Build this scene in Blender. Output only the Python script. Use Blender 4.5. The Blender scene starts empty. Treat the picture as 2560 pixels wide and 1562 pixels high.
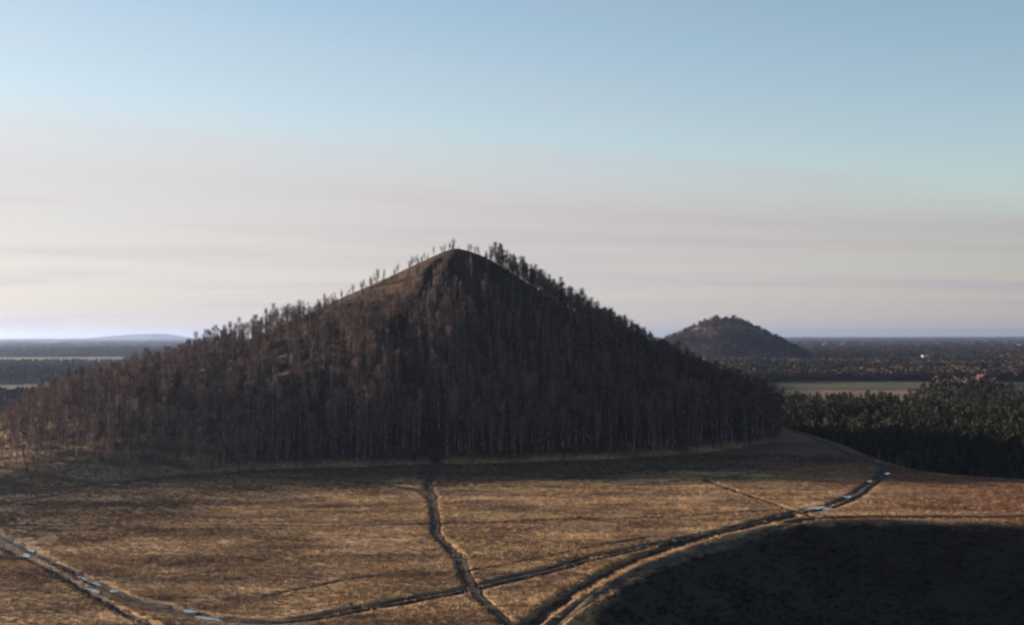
import bpy, math
import numpy as np
from mathutils import Vector

sc = bpy.context.scene
COL = sc.collection
R = math.radians

# ------------------------------------------------------------------ camera
F = 3555.0                      # focal length in photograph pixels (2560 wide)
CAM_Z = 36.0
HORIZON = 839.0                 # photograph row of the horizon
cam_d = bpy.data.cameras.new("camera")
cam_d.sensor_width = 36.0
cam_d.lens = F / 2560.0 * 36.0
cam_d.clip_start = 0.5
cam_d.clip_end = 90000.0
cam = bpy.data.objects.new("camera", cam_d)
COL.objects.link(cam)
cam.location = (0, 0, CAM_Z)
cam.rotation_euler = (R(90) + math.atan((HORIZON - 781) / F), R(0.12), 0)
sc.camera = cam

# ------------------------------------------------------------------ light
SUN_EL = R(8.2)
SUN_BACK = R(27.0)              # the sun stands left of the view, this far behind its plane
to_sun = Vector((-math.cos(SUN_BACK) * math.cos(SUN_EL), math.sin(SUN_BACK) * math.cos(SUN_EL), math.sin(SUN_EL)))
sun_az = math.atan2(to_sun.x, to_sun.y)

world = bpy.data.worlds.new("World")
sc.world = world
world.use_nodes = True
wn, wl = world.node_tree.nodes, world.node_tree.links
wn.clear()


class NT:
    """small node-tree helper"""
    def __init__(s, tree):
        s.n, s.l = tree.nodes, tree.links

    def put(s, sock, v):
        if v is None:
            return
        if hasattr(v, 'is_output'):
            s.l.new(v, sock)
        else:
            if sock.type == 'RGBA' and not hasattr(v, '__len__'):
                v = (v, v, v, 1)
            elif sock.type == 'RGBA' and len(v) == 3:
                v = (*v, 1)
            sock.default_value = v

    def math(s, op, a, b=None, c=None, clamp=False):
        n = s.n.new('ShaderNodeMath'); n.operation = op; n.use_clamp = clamp
        for i, v in enumerate((a, b, c)):
            s.put(n.inputs[i], v)
        return n.outputs[0]

    def vmath(s, op, a, b=None, out=0):
        n = s.n.new('ShaderNodeVectorMath'); n.operation = op
        s.put(n.inputs[0], a); s.put(n.inputs[1], b)
        return n.outputs[out]

    def mix(s, f, a, b, mode='MIX'):
        n = s.n.new('ShaderNodeMix'); n.data_type = 'RGBA'; n.blend_type = mode
        s.put(n.inputs[0], f); s.put(n.inputs[6], a); s.put(n.inputs[7], b)
        return n.outputs[2]

    def ramp(s, v, lo, hi, a=0.0, b=1.0, smooth=True):
        n = s.n.new('ShaderNodeMapRange')
        n.interpolation_type = 'SMOOTHSTEP' if smooth else 'LINEAR'
        for i, k in enumerate((v, lo, hi, a, b)):
            s.put(n.inputs[i], k)
        return n.outputs[0]

    def noise(s, vec, scale, detail=3.0, rough=0.55, out=0):
        n = s.n.new('ShaderNodeTexNoise')
        s.put(n.inputs['Vector'], vec); n.inputs['Scale'].default_value = scale
        n.inputs['Detail'].default_value = detail; n.inputs['Roughness'].default_value = rough
        return n.outputs[out]

    def comb(s, x, y, z):
        n = s.n.new('ShaderNodeCombineXYZ')
        for i, v in enumerate((x, y, z)):
            s.put(n.inputs[i], v)
        return n.outputs[0]

    def sep(s, v):
        n = s.n.new('ShaderNodeSeparateXYZ'); s.put(n.inputs[0], v)
        return n.outputs


# world: clear evening sky with a thin sheet of cirrus whose edge runs across it
W = NT(world.node_tree)
sky = wn.new('ShaderNodeTexSky')
sky.sky_type = 'NISHITA'
sky.sun_disc = False
sky.sun_elevation = SUN_EL
sky.sun_rotation = sun_az
sky.altitude = 100
sky.air_density = 0.8
sky.dust_density = 0.3
sky.ozone_density = 0.8
SKY_STRENGTH = 0.05
d = wn.new('ShaderNodeTexCoord').outputs['Generated']
d = W.vmath('NORMALIZE', d)
dx, dy, dz = W.sep(d)
zz = W.math('MAXIMUM', dz, 0.012)
px_ = W.math('DIVIDE', dx, zz)
py_ = W.math('DIVIDE', dy, zz)
ux, uy = 0.829, 0.560            # direction of the sheet's edge at cloud height
across = W.math('ADD', W.math('MULTIPLY', W.math('ADD', px_, 1.86), -uy), W.math('MULTIPLY', W.math('SUBTRACT', py_, 5.17), ux))
along = W.math('ADD', W.math('MULTIPLY', px_, ux), W.math('MULTIPLY', py_, uy))
acr = W.math('DIVIDE', across, W.math('ADD', W.math('MULTIPLY', W.math('ABSOLUTE', across), 0.10), 1.0))
alo = W.math('DIVIDE', along, W.math('ADD', W.math('MULTIPLY', W.math('ABSOLUTE', along), 0.03), 1.0))
cv = W.comb(W.math('MULTIPLY', alo, 0.16), W.math('MULTIPLY', acr, 0.62), 0.0)
streak = W.noise(cv, 1.3, 6.0, 0.50)
soft = W.noise(cv, 0.5, 3.0, 0.5)
sheet = W.ramp(W.math('ADD', across, W.math('MULTIPLY', W.math('SUBTRACT', soft, 0.5), 2.2)), -1.5, 3.6)
wisp = W.ramp(streak, 0.42, 0.80)
cover = W.math('MULTIPLY', sheet, W.math('ADD', W.math('MULTIPLY', wisp, 0.10), 0.80))
cover = W.math('ADD', cover, W.math('ADD', W.math('MULTIPLY', W.ramp(streak, 0.4, 0.75), 0.16), 0.03), clamp=True)
cover = W.math('MAXIMUM', cover, W.ramp(dz, 0.16, 0.0, 0.0, 0.94))      # seen edge-on the sheet thickens towards the horizon
cosg = W.math('ADD', W.math('MULTIPLY', W.vmath('DOT_PRODUCT', d, tuple(to_sun), out=1), 0.5), 0.5)
glow = W.math('MULTIPLY', W.math('POWER', cosg, 1.0), 4.05)       # ice cloud scatters forward: brighter towards the sun
veil = W.vmath('MULTIPLY', W.mix(cosg, (1.01, 0.985, 1.045), (1.06, 0.955, 0.94)), W.comb(glow, glow, glow))
skycol = W.mix(cover, sky.outputs[0], veil)
bg = wn.new('ShaderNodeBackground')
bg.inputs['Strength'].default_value = SKY_STRENGTH
wl.new(skycol, bg.inputs['Color'])
wo = wn.new('ShaderNodeOutputWorld')
wl.new(bg.outputs[0], wo.inputs['Surface'])

sun_d = bpy.data.lights.new("sun", 'SUN')
sun_d.energy = 5.0
sun_d.angle = R(0.5)
sun_d.color = (1.0, 0.82, 0.64)
sun_o = bpy.data.objects.new("sun", sun_d)
COL.objects.link(sun_o)
sun_o.rotation_euler = (-to_sun).to_track_quat('-Z', 'Y').to_euler()
sun_o.location = to_sun * 300

sc.view_settings.view_transform = 'Standard'
sc.view_settings.look = 'None'
sc.view_settings.gamma = 1.0
sc.view_settings.use_curve_mapping = False
sc.view_settings.exposure = 1.98
sc.cycles.use_denoising = True
sc.cycles.filter_width = 2.4
sc.cycles.max_bounces = 4
sc.cycles.diffuse_bounces = 2
sc.cycles.volume_bounces = 1
sc.cycles.transparent_max_bounces = 4

# ------------------------------------------------------------------ helpers
rng = np.random.default_rng(7)


def tag(o, label, cat, group=None, kind=None):
    o['label'] = label
    o['category'] = cat
    if group:
        o['group'] = group
    if kind:
        o['kind'] = kind
    return o


def hash2(ix, iy, seed):
    h = (ix.astype(np.int64) * 374761393 + iy.astype(np.int64) * 668265263 + seed * 974711) & 0xFFFFFFFF
    h = ((h ^ (h >> 13)) * 1274126177) & 0xFFFFFFFF
    return ((h ^ (h >> 16)) & 0xFFFF) / 65535.0


def vnoise(x, y, seed=0):
    x0, y0 = np.floor(x), np.floor(y)
    fx, fy = x - x0, y - y0
    fx, fy = fx * fx * (3 - 2 * fx), fy * fy * (3 - 2 * fy)
    a, b = hash2(x0, y0, seed), hash2(x0 + 1, y0, seed)
    c, e = hash2(x0, y0 + 1, seed), hash2(x0 + 1, y0 + 1, seed)
    return (a * (1 - fx) + b * fx) * (1 - fy) + (c * (1 - fx) + e * fx) * fy


def fbm(x, y, seed=0, oct=4):
    s, a, t = 0.0, 1.0, 0.0
    for i in range(oct):
        s = s + a * vnoise(x, y, seed + i * 17); t += a
        x, y, a = x * 2.03 + 11.3, y * 2.03 - 7.7, a * 0.5
    return s / t * 2 - 1


def sstep(a, b, v):
    t = np.clip((v - a) / (b - a), 0, 1)
    return t * t * (3 - 2 * t)


def poly_dist(x, y, pts):
    """distance to a polyline"""
    best = np.full(x.shape, 1e12)
    for (ax, ay), (bx, by) in zip(pts[:-1], pts[1:]):
        vx, vy = bx - ax, by - ay
        t = np.clip(((x - ax) * vx + (y - ay) * vy) / (vx * vx + vy * vy + 1e-9), 0, 1)
        best = np.minimum(best, (x - ax - t * vx) ** 2 + (y - ay - t * vy) ** 2)
    return np.sqrt(best)


def inside(x, y, pts):
    r = np.zeros(x.shape, bool)
    n = len(pts)
    for i in range(n):
        (ax, ay), (bx, by) = pts[i], pts[(i + 1) % n]
        c = ((ay > y) != (by > y)) & (x < (bx - ax) * (y - ay) / (by - ay + 1e-12) + ax)
        r ^= c
    return r


def catmull(pts, step):
    p = np.array(pts, float)
    p = np.vstack([2 * p[0] - p[1], p, 2 * p[-1] - p[-2]])
    out = []
    for i in range(1, len(p) - 2):
        n = max(2, int(np.linalg.norm(p[i + 1] - p[i]) / step))
        t = np.linspace(0, 1, n, endpoint=False)[:, None]
        out.append(0.5 * (2 * p[i] + (p[i + 1] - p[i - 1]) * t + (2 * p[i - 1] - 5 * p[i] + 4 * p[i + 1] - p[i + 2]) * t ** 2
                          + (3 * p[i] - p[i - 1] - 3 * p[i + 1] + p[i + 2]) * t ** 3))
    out.append(p[-2:-1])
    return np.vstack(out)


def pix(X, Y, z=0.0):
    """survey point: photograph pixel -> point on the level plane z"""
    dpt = (CAM_Z - z) * F / (Y - HORIZON)
    return ((X - 1280) * dpt / F, dpt)


def survey(pts, k=1.0393, z=0.0):
    return [pix(a * k, b * k, z) for a, b in pts]


def mesh(name, verts, faces, mats, midx=None, smooth=True):
    """faces: (n,3) or (n,4) int array, or list of such"""
    me = bpy.data.meshes.new(name)
    fl = faces if isinstance(faces, list) else [faces]
    fl = [np.asarray(f, np.int32) for f in fl if len(f)]
    nv = len(verts)
    loops = np.concatenate([f.ravel() for f in fl])
    tot = np.concatenate([np.full(len(f), f.shape[1], np.int32) for f in fl])
    start = np.concatenate([[0], np.cumsum(tot)[:-1]]).astype(np.int32)
    me.vertices.add(nv)
    me.vertices.foreach_set('co', np.asarray(verts, np.float32).ravel())
    me.loops.add(len(loops))
    me.loops.foreach_set('vertex_index', loops)
    me.polygons.add(len(tot))
    me.polygons.foreach_set('loop_start', start)
    try:
        me.polygons.foreach_set('loop_total', tot)
    except Exception:
        pass
    for m in (mats if isinstance(mats, (list, tuple)) else [mats]):
        me.materials.append(m)
    if midx is not None:
        me.polygons.foreach_set('material_index', np.asarray(midx, np.int32))
    me.polygons.foreach_set('use_smooth', np.full(len(tot), smooth, bool))
    me.update(calc_edges=True)
    me.validate()
    return me


def obj(name, me, parent=None, loc=(0, 0, 0)):
    o = bpy.data.objects.new(name, me)
    COL.objects.link(o)
    o.location = loc
    if parent:
        o.parent = parent
    return o


def empty(name, loc, rz=0.0, s=1.0):
    o = bpy.data.objects.new(name, None)
    COL.objects.link(o)
    o.empty_display_size = 0.3
    o.location = loc
    o.rotation_euler = (0, 0, rz)
    o.scale = (s, s, s)
    return o


def grid_faces(nx, ny):
    i = np.arange(nx - 1)[None, :] + np.arange(ny - 1)[:, None] * nx
    i = i.ravel()
    return np.stack([i, i + 1, i + 1 + nx, i + nx], 1)


# ------------------------------------------------------------------ materials
def new_mat(name):
    m = bpy.data.materials.new(name)
    m.use_nodes = True
    t = NT(m.node_tree)
    b = m.node_tree.nodes['Principled BSDF']
    b.inputs['Roughness'].default_value = 0.9
    b.inputs['Specular IOR Level'].default_value = 0.06
    return m, t, b


def world_pos(t):
    return t.n.new('ShaderNodeNewGeometry').outputs['Position']


def bump(t, b, h, strength, dist):
    n = t.n.new('ShaderNodeBump')
    n.inputs['Strength'].default_value = strength
    n.inputs['Distance'].default_value = dist
    t.l.new(h, n.inputs['Height'])
    t.l.new(n.outputs[0], b.inputs['Normal'])


def grass_colour(t, p):
    """dry meadow: straw, russet bracken and bare brown patches, by place"""
    x, y, z = t.sep(p)
    a = t.noise(p, 0.055, 4, 0.6)
    s = t.noise(t.comb(t.math('MULTIPLY', x, 0.025), t.math('MULTIPLY', y, 0.11), 0.0), 1.0, 4, 0.6)
    f = t.noise(p, 0.9, 3, 0.65)
    k = t.ramp(t.math('ADD', t.math('MULTIPLY', a, 0.42), t.math('MULTIPLY', s, 0.58)), 0.37, 0.60)
    c = t.mix(k, (0.140, 0.082, 0.054), (0.470, 0.315, 0.165))
    c = t.mix(t.ramp(f, 0.35, 0.70), t.mix(0.5, c, (0.12, 0.070, 0.046)), c)
    red = t.ramp(t.math('ADD', x, t.math('MULTIPLY', t.noise(p, 0.03, 2), 60.0)), 95.0, 130.0)
    return t.mix(t.math('MULTIPLY', red, 0.75), c, (0.125, 0.055, 0.032))


def mat_meadow():
    m, t, b = new_mat("dry_meadow")
    p = world_pos(t)
    c = grass_colour(t, p)
    # spoil showing in the hollow, woodland floor on the plain (stored per vertex: what grows where, with shade painted in at the heap's foot)
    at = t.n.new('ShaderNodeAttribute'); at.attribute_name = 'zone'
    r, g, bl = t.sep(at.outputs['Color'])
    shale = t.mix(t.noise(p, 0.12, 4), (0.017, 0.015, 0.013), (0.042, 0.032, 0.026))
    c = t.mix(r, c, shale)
    plain = t.mix(t.ramp(t.noise(p, 0.004, 3), 0.4, 0.6), (0.020, 0.018, 0.013), (0.045, 0.035, 0.025))
    c = t.mix(g, c, plain)
    c = t.mix(t.math('MULTIPLY', at.outputs['Alpha'], 0.9), c, t.mix(t.noise(p, 0.3, 4), (0.045, 0.034, 0.024), (0.105, 0.070, 0.045)))  # duller grass at the heap's foot, darkened further to deepen the shade there
    c = t.mix(bl, c, (0.045, 0.034, 0.027))
    t.l.new(c, b.inputs['Base Color'])
    h = t.noise(p, 1.3, 4, 0.7)
    bump(t, b, h, 0.6, 0.5)
    return m


def mat_tuft():
    m, t, b = new_mat("dry_grass_blades")
    p = world_pos(t)
    c = grass_colour(t, p)
    rnd = t.n.new('ShaderNodeObjectInfo').outputs['Random']
    c = t.mix(t.ramp(rnd, 0.75, 1.1), c, (0.45, 0.31, 0.17))
    c = t.mix(t.ramp(rnd, 0.20, 0.0), c, (0.10, 0.052, 0.038))
    t.l.new(c, b.inputs['Base Color'])
    return m


def mat_two(name, c1, c2, scale, lo=0.4, hi=0.6, rough=0.9, bmp=0.0, bdist=0.2, rnd=0.0):
    m, t, b = new_mat(name)
    p = world_pos(t)
    k = t.ramp(t.noise(p, scale, 4, 0.6), lo, hi)
    if rnd:
        k = t.mix(rnd, k, t.n.new('ShaderNodeObjectInfo').outputs['Random'])
    t.l.new(t.mix(k, c1, c2), b.inputs['Base Color'])
    b.inputs['Roughness'].default_value = rough
    if bmp:
        bump(t, b, t.noise(p, scale * 3, 4, 0.7), bmp, bdist)
    return m


def mat_hill():
    m, t, b = new_mat("spoil_heap")
    p = world_pos(t)
    at = t.n.new('ShaderNodeAttribute'); at.attribute_name = 'zone'
    r, g, bl = t.sep(at.outputs['Color'])
    shale = t.mix(t.ramp(t.noise(p, 0.25, 4, 0.65), 0.35, 0.7), (0.012, 0.010, 0.010), (0.042, 0.027, 0.021))
    leaf = t.mix(t.noise(p, 0.15, 4, 0.6), (0.018, 0.013, 0.011), (0.075, 0.047, 0.034))
    c = t.mix(g, leaf, shale)
    grass = grass_colour(t, p)
    c = t.mix(t.math('MULTIPLY', r, 0.9), c, grass)
    t.l.new(c, b.inputs['Base Color'])
    bump(t, b, t.noise(p, 0.8, 5, 0.7), 0.7, 0.8)
    return m


M_MEADOW = mat_meadow()
M_TUFT = mat_tuft()
M_HILL = mat_hill()
M_MUD = mat_two("track_mud", (0.022, 0.016, 0.014), (0.058, 0.040, 0.031), 0.35, rough=0.9, bmp=0.6)
M_WORN = mat_two("worn_earth", (0.050, 0.037, 0.031), (0.120, 0.084, 0.058), 0.5, rough=0.85, bmp=0.6)
M_BARK = mat_two("birch_bark", (0.06, 0.05, 0.046), (0.27, 0.225, 0.195), 1.2, 0.35, 0.6)
M_TWIG = mat_two("birch_twigs", (0.016, 0.012, 0.013), (0.190, 0.125, 0.108), 0.12, rnd=0.75)
M_PBARK = mat_two("pine_bark", (0.06, 0.04, 0.03), (0.16, 0.09, 0.06), 1.0)
M_NEEDLE = mat_two("pine_needles", (0.006, 0.009, 0.006), (0.058, 0.059, 0.034), 0.05, rnd=0.6)
M_BROWN = mat_two("bare_wood_crowns", (0.028, 0.022, 0.021), (0.092, 0.064, 0.056), 0.02, rnd=0.6)
M_WOOD = mat_two("distant_wood", (0.012, 0.015, 0.012), (0.040, 0.033, 0.027), 0.004)

# ------------------------------------------------------------------ terrain
RIM = [(-30, 60), (-8, 110), (2, 150), (7.5, 177), (12, 197), (19, 217), (27.7, 235), (36.7, 251), (46, 265), (55, 273), (66, 276.5),
       (79, 276), (98, 272), (150, 262), (220, 250), (220, 40)]
PLATEAU = [(-300, -160), (-300, 560), (-220, 660), (60, 670), (106, 610), (107, 556), (109, 483), (105, 420), (108, 380), (126, 357),
           (165, 345), (300, 338), (300, -160)]
PLAIN = -10.0

# name, material, width (m), depth (m), pixels on the 2463-wide view of the photograph
PATHS = [
    ("footpath", M_MUD, 1.9, 0.28, [(1052, 1125), (1030, 1160), (1038, 1192), (1045, 1240), (1050, 1285), (1075, 1312), (1100, 1336),
                                     (1112, 1370), (1130, 1402), (1150, 1430), (1185, 1465), (1225, 1503), (1260, 1540)],
     "trodden dark footpath winding over the meadow up to the wooded heap"),
    ("farm_track", M_MUD, 3.8, 0.22, [(-90, 1245), (0, 1288), (60, 1320), (130, 1360), (200, 1393), (270, 1420), (370, 1450), (500, 1475), (620, 1488),
                                      (720, 1485), (850, 1462), (1000, 1437), (1130, 1413), (1300, 1375), (1480, 1330), (1650, 1295), (1800, 1260),
                                      (1900, 1235), (1980, 1222), (2040, 1200), (2080, 1172), (2118, 1142), (2130, 1128), (2112, 1117)],
     "wide muddy track crossing the whole meadow with puddles at its ends"),
    ("drainage_rut", M_MUD, 1.5, 0.55, [(-60, 1280), (0, 1308), (90, 1352), (170, 1394), (250, 1440), (330, 1480), (420, 1512), (520, 1540)],
     "narrow dark rut with a grassy lip beside the puddled track"),
    ("rutted_bend", M_MUD, 2.3, 0.6, [(1225, 1540), (1272, 1502), (1330, 1455), (1400, 1410), (1500, 1356), (1600, 1319), (1720, 1286),
                                      (1830, 1258), (1905, 1240)],
     "deep black wheel rut bending along the rim of the dark hollow"),
    ("rim_track", M_WORN, 1.7, 0.35, [(1290, 1545), (1338, 1500), (1378, 1470), (1448, 1421), (1555, 1364), (1682, 1322), (1790, 1288), (1870, 1264),
                                      (1920, 1256)],
     "worn track hugging the rim of the dark hollow beside the black rut"),
    ("rim_lane", M_MUD, 3.2, 0.35, [(1900, 1254), (1990, 1246), (2150, 1243), (2300, 1244), (2463, 1244), (2640, 1245)],
     "straight dark lane along the meadow edge above the hollow"),
    ("diagonal_path", M_MUD, 1.6, 0.35, [(1690, 1154), (1760, 1180), (1850, 1209), (1910, 1229), (1985, 1251)],
     "short straight diagonal path crossing the puddled track junction"),
    ("shaded_path", M_MUD, 2.4, 0.25, [(1560, 1162), (1700, 1152), (1850, 1130), (2000, 1114), (2095, 1113), (2200, 1128)],
     "dark path through the shaded grass towards the embankment corner"),
    ("embankment_path", M_MUD, 2.4, 0.25, [(1885, 1027), (1930, 1044), (1985, 1066), (2040, 1092), (2100, 1114), (2200, 1136), (2330, 1152), (2480, 1160)],
     "dark path following the embankment edge above the pine wood"),
    ("hill_foot_track", M_MUD, 2.8, 0.20, [(-70, 1262), (-20, 1222), (0, 1213), (60, 1201), (150, 1188), (250, 1175), (350, 1161), (480, 1153),
                                            (620, 1146), (780, 1150), (890, 1160), (970, 1170), (1020, 1182), (1040, 1195)],
     "pale worn track running along the foot of the wooded heap"),
    ("furrow", M_MUD, 1.3, 0.25, [(-60, 1258), (200, 1259), (500, 1261), (800, 1262), (1046, 1258), (1250, 1251), (1500, 1245), (1700, 1236), (1880, 1224)],
     "thin straight dark furrow drawn right across the sunlit meadow"),
    ("furrow", M_MUD, 1.3, 0.22, [(1030, 1166), (1250, 1170), (1450, 1170), (1640, 1166), (1700, 1160)],
     "thin furrow along the meadow below the shaded grass of the heap"),
    ("furrow", M_MUD, 0.9, 0.12, [(640, 1425), (760, 1402), (900, 1380), (1110, 1372), (1290, 1342), (1420, 1315), (1560, 1290)],
     "faint overgrown furrow between the winding footpath and the muddy track"),
]
for i, p in enumerate(PATHS):
    PATHS[i] = p[:4] + (catmull(survey(p[4]), 1.0),) + p[5:]


def field_base(x, y):
    """meadow plateau, hollow, embankment, plain and the heap the camera stands on; no ruts"""
    z = 0.45 * fbm(x / 38, y / 38, 3, 3) + 0.10 * fbm(x / 6, y / 6, 5, 3)
    ins = inside(x, y, RIM)
    dr = poly_dist(x, y, RIM[:-1])
    dd = np.where(ins, dr, 0)
    hol = -32 * (1 - np.exp(-np.maximum(dd - 0.5, 0) * 0.52 / 32))
    hol = hol + np.where(ins, 0.5 * fbm(x / 14, y / 14, 23, 3) * sstep(3, 15, dd), 0)
    lip = 0.35 * np.exp(-((np.where(ins, -dr, dr) - 0.8) / 0.9) ** 2)
    z = z + hol + lip
    pin = inside(x, y, PLATEAU)
    dp = poly_dist(x, y, PLATEAU + PLATEAU[:1]) * np.where(pin, -1, 1)
    k = sstep(-3, 26, dp)
    far = PLAIN + 0.5 * fbm(x / 90, y / 90, 9, 3)
    z = z * (1 - k) + far * k
    r0 = np.hypot(x, y + 6)
    heap = 34.4 - 0.52 * np.maximum(r0 - 7, 0) + 0.3 * fbm(x / 5, y / 5, 41, 2)
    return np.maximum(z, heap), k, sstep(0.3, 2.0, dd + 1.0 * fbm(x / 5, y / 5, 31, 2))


def ruts(x, y):
    cut = np.zeros(x.shape)
    worn = np.zeros(x.shape)
    for name, m, w, dep, pl, lab in PATHS:
        x0, y0 = pl.min(0) - 5; x1, y1 = pl.max(0) + 5
        sel = (x > x0) & (x < x1) & (y > y0) & (y < y1)
        if not sel.any():
            continue
        dd = poly_dist(x[sel], y[sel], pl[::2] if len(pl) % 2 else np.vstack([pl[::2], pl[-1:]]))
        wob = 1 + 0.25 * fbm(x[sel] / 3, y[sel] / 3, 51, 2)
        if name == "farm_track":          # two wheel ruts and a middle ridge
            c = dep * np.exp(-((dd * wob - .27 * w) / (.15 * w)) ** 2) + .4 * dep * (1 - sstep(.4 * w, .7 * w, dd))
        else:
            c = dep * (1 - sstep(0.25 * w, 0.75 * w, dd * wob))
        c = c - 0.25 * dep * np.exp(-((dd - 0.95 * w) / (0.3 * w + 0.15)) ** 2)
        cut[sel] = np.where(np.abs(c) > np.abs(cut[sel]), c, cut[sel])
        k = 1 - sstep(0.42 * w, 0.80 * w, dd * wob)
        if name == 'farm_track':
            k = k * (1 - .75 * np.exp(-(dd / .4) ** 2))
        worn[sel] = np.maximum(worn[sel], k)
    return cut, worn


def ground_z(x, y):
    x, y = np.atleast_1d(np.asarray(x, float)), np.atleast_1d(np.asarray(y, float))
    z, k, hol = field_base(x, y)
    cut, worn = ruts(x, y)
    return z - cut


def axis(lo, hi, step, end, grow=1.16):
    a = list(np.arange(lo, hi + step / 2, step))
    s = step
    while a[-1] < end:
        s *= grow; a.append(a[-1] + s)
    s = step; b = []
    v = lo
    while v > -end:
        s *= grow; v -= s; b.append(v)
    return np.array(b[::-1] + a)


GX = axis(-135, 150, 0.6, 26000)
GY = axis(165, 420, 0.6, 26000)
X, Y = np.meshgrid(GX, GY)
gz, gk, gh = field_base(X.ravel(), Y.ravel())
cut, worn = ruts(X.ravel(), Y.ravel())
gz = gz - cut
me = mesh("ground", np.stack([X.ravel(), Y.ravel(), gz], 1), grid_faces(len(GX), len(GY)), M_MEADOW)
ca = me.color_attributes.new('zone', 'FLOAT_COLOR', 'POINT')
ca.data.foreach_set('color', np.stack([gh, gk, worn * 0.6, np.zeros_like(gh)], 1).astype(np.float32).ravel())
tag(obj("ground", me), "dry straw coloured meadow sheet that runs on as the wooded plain", "ground", kind="structure")

# ------------------------------------------------------------------ the large heap
AX, AY, AH = -20.5, 520.0, 67.6
HS_X = [-235, -215, -200, -182, -168, -148, -127, -104, -84, -58, -35, -20.5]
HS_Z = [-8, -4, -1, 1.5, 6.0, 14.0, 23.0, 32.0, 40.0, 51.5, 62.0, 67.6]
YF_X = [-235, -130, -112, -100, -86, -59, -20.5]
YF_Y = [300, 308, 330, 350, 370, 388, 400]
RT = np.radians([-180, -120, -90, -60, -30, 0, 25, 60, 90, 180])
RR = [125, 125, 120, 112, 112, 120, 130, 130, 125, 125]


def hill_z(x, y):
    x, y = np.atleast_1d(np.asarray(x, float)), np.atleast_1d(np.asarray(y, float))
    th = np.arctan2(y - AY, x - AX)
    rr = np.hypot(x - AX, y - AY)
    t = rr / np.interp(th, RT, RR)
    a = 0.11
    na = math.sqrt(1 + a * a) - a
    zr = AH * (1 - (np.sqrt(t * t + a * a) - a) / na - 0.05 * np.sin(np.clip(t, 0, 1) * math.pi))
    hs = np.interp(x, HS_X, HS_Z)
    ys = AY - 0.06 * (AX - x)
    yf = np.interp(x, YF_X, YF_Y)
    tf = np.where(y < ys, (ys - y) / (ys - yf), (y - ys) / 120.0)
    mean = 1 - (np.sqrt(tf * tf + a * a) - a) / na
    conc = 0.05 + 0.13 * sstep(-30, -100, x)
    zl = np.where(hs > 0, hs * (mean - conc * np.sin(np.clip(tf, 0, 1) * math.pi)), hs - 10 * tf)
    w = sstep(-48, 2, x)
    z = w * zr + (1 - w) * zl
    z = np.where(z < 0.0, z * 0.8 - 0.25, z)
    body = np.clip(z / 12, 0, 1)
    gul = vnoise(th * 11 + 0.6 * fbm(x / 20, y / 20, 61, 2), rr * 0.012, 63) + 0.5 * vnoise(th * 26, rr * 0.02, 67)
    z = z + body * (gul - 0.75) * 2.4 * np.clip((rr - 22) / 45, 0, 1) + body * 0.8 * fbm(x / 13, y / 13, 71, 4)
    return z


def turf_shade(x, y):  # mask round the heap's foot: dull turf whose dark colour also stands in for shade
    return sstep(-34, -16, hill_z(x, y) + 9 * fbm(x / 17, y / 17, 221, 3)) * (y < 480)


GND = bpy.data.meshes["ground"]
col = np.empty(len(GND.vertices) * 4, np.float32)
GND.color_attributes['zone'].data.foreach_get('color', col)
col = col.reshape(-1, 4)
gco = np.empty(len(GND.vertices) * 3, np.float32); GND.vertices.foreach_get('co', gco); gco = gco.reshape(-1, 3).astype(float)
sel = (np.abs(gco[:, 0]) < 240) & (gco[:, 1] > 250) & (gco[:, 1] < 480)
col[sel, 3] = turf_shade(gco[sel, 0], gco[sel, 1])
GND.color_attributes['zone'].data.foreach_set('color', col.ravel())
hx = np.arange(-236, 132, 1.25); hy = np.arange(286, 668, 1.25)
X, Y = np.meshgrid(hx, hy)
hz = hill_z(X.ravel(), Y.ravel())
gr0, _, _ = field_base(X.ravel(), Y.ravel())


def trails(x, y):
    return poly_dist(x, y, TRAIL_A), np.minimum(poly_dist(x, y, TRAIL_B), poly_dist(x, y, GULLY))


def ray_hill(Xp, Yp):
    """survey point on the heap seen at a photograph pixel"""
    dx, dz = (Xp - 1280) / F, (HORIZON - Yp) / F
    s = np.arange(290, 640, 0.5)
    zt = hill_z(s * dx, s)
    hit = np.nonzero(zt > CAM_Z + s * dz)[0]
    q = s[hit[0]] if len(hit) else 520.0
    return (q * dx, q)


TRAIL_A = catmull([ray_hill(a * 1.0393, b * 1.0393) for a, b in [(1066, 622), (1040, 645), (1034, 680), (1018, 712), (998, 742), (975, 768)]], 1.0)
TRAIL_B = catmull([ray_hill(a * 1.0393, b * 1.0393) for a, b in [(1088, 628), (1098, 655), (1122, 690), (1133, 720), (1150, 752), (1172, 785)]], 1.0)
GULLY = catmull([ray_hill(a * 1.0393, b * 1.0393) for a, b in [(975, 768), (962, 820), (975, 880), (1000, 940), (1020, 1000), (1040, 1060), (1047, 1105)]], 1.0)
tA, tB = trails(X.ravel(), Y.ravel())
tm = np.minimum(tA, tB)
hz = hz - 1.4 * np.exp(-(tm / 1.3) ** 2)
keep = hz > gr0 - 2.5
fc = grid_faces(len(hx), len(hy))
fc = fc[keep[fc].any(1)]
used = np.unique(fc)
remap = np.full(len(hz), -1); remap[used] = np.arange(len(used))
HV = np.stack([X.ravel(), Y.ravel(), hz], 1)[used]
me = mesh("hill", HV, remap[fc], M_HILL)
xx, yy, zz_ = HV[:, 0], HV[:, 1], HV[:, 2]
low = (1 - sstep(4, 22, zz_)) * sstep(-60, -95, xx) + (1 - sstep(0.3, 2.5, zz_))
top = sstep(46, 56, zz_) * sstep(5, -40, xx) * 0.22
grassy = np.clip(low + top, 0, 1) * np.clip(0.75 + 0.6 * fbm(xx / 12, yy / 12, 81, 3), 0, 1)
bare = np.clip(sstep(30, 58, zz_) + np.exp(-(tm[used] / 2.0) ** 2), 0, 1)
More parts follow.
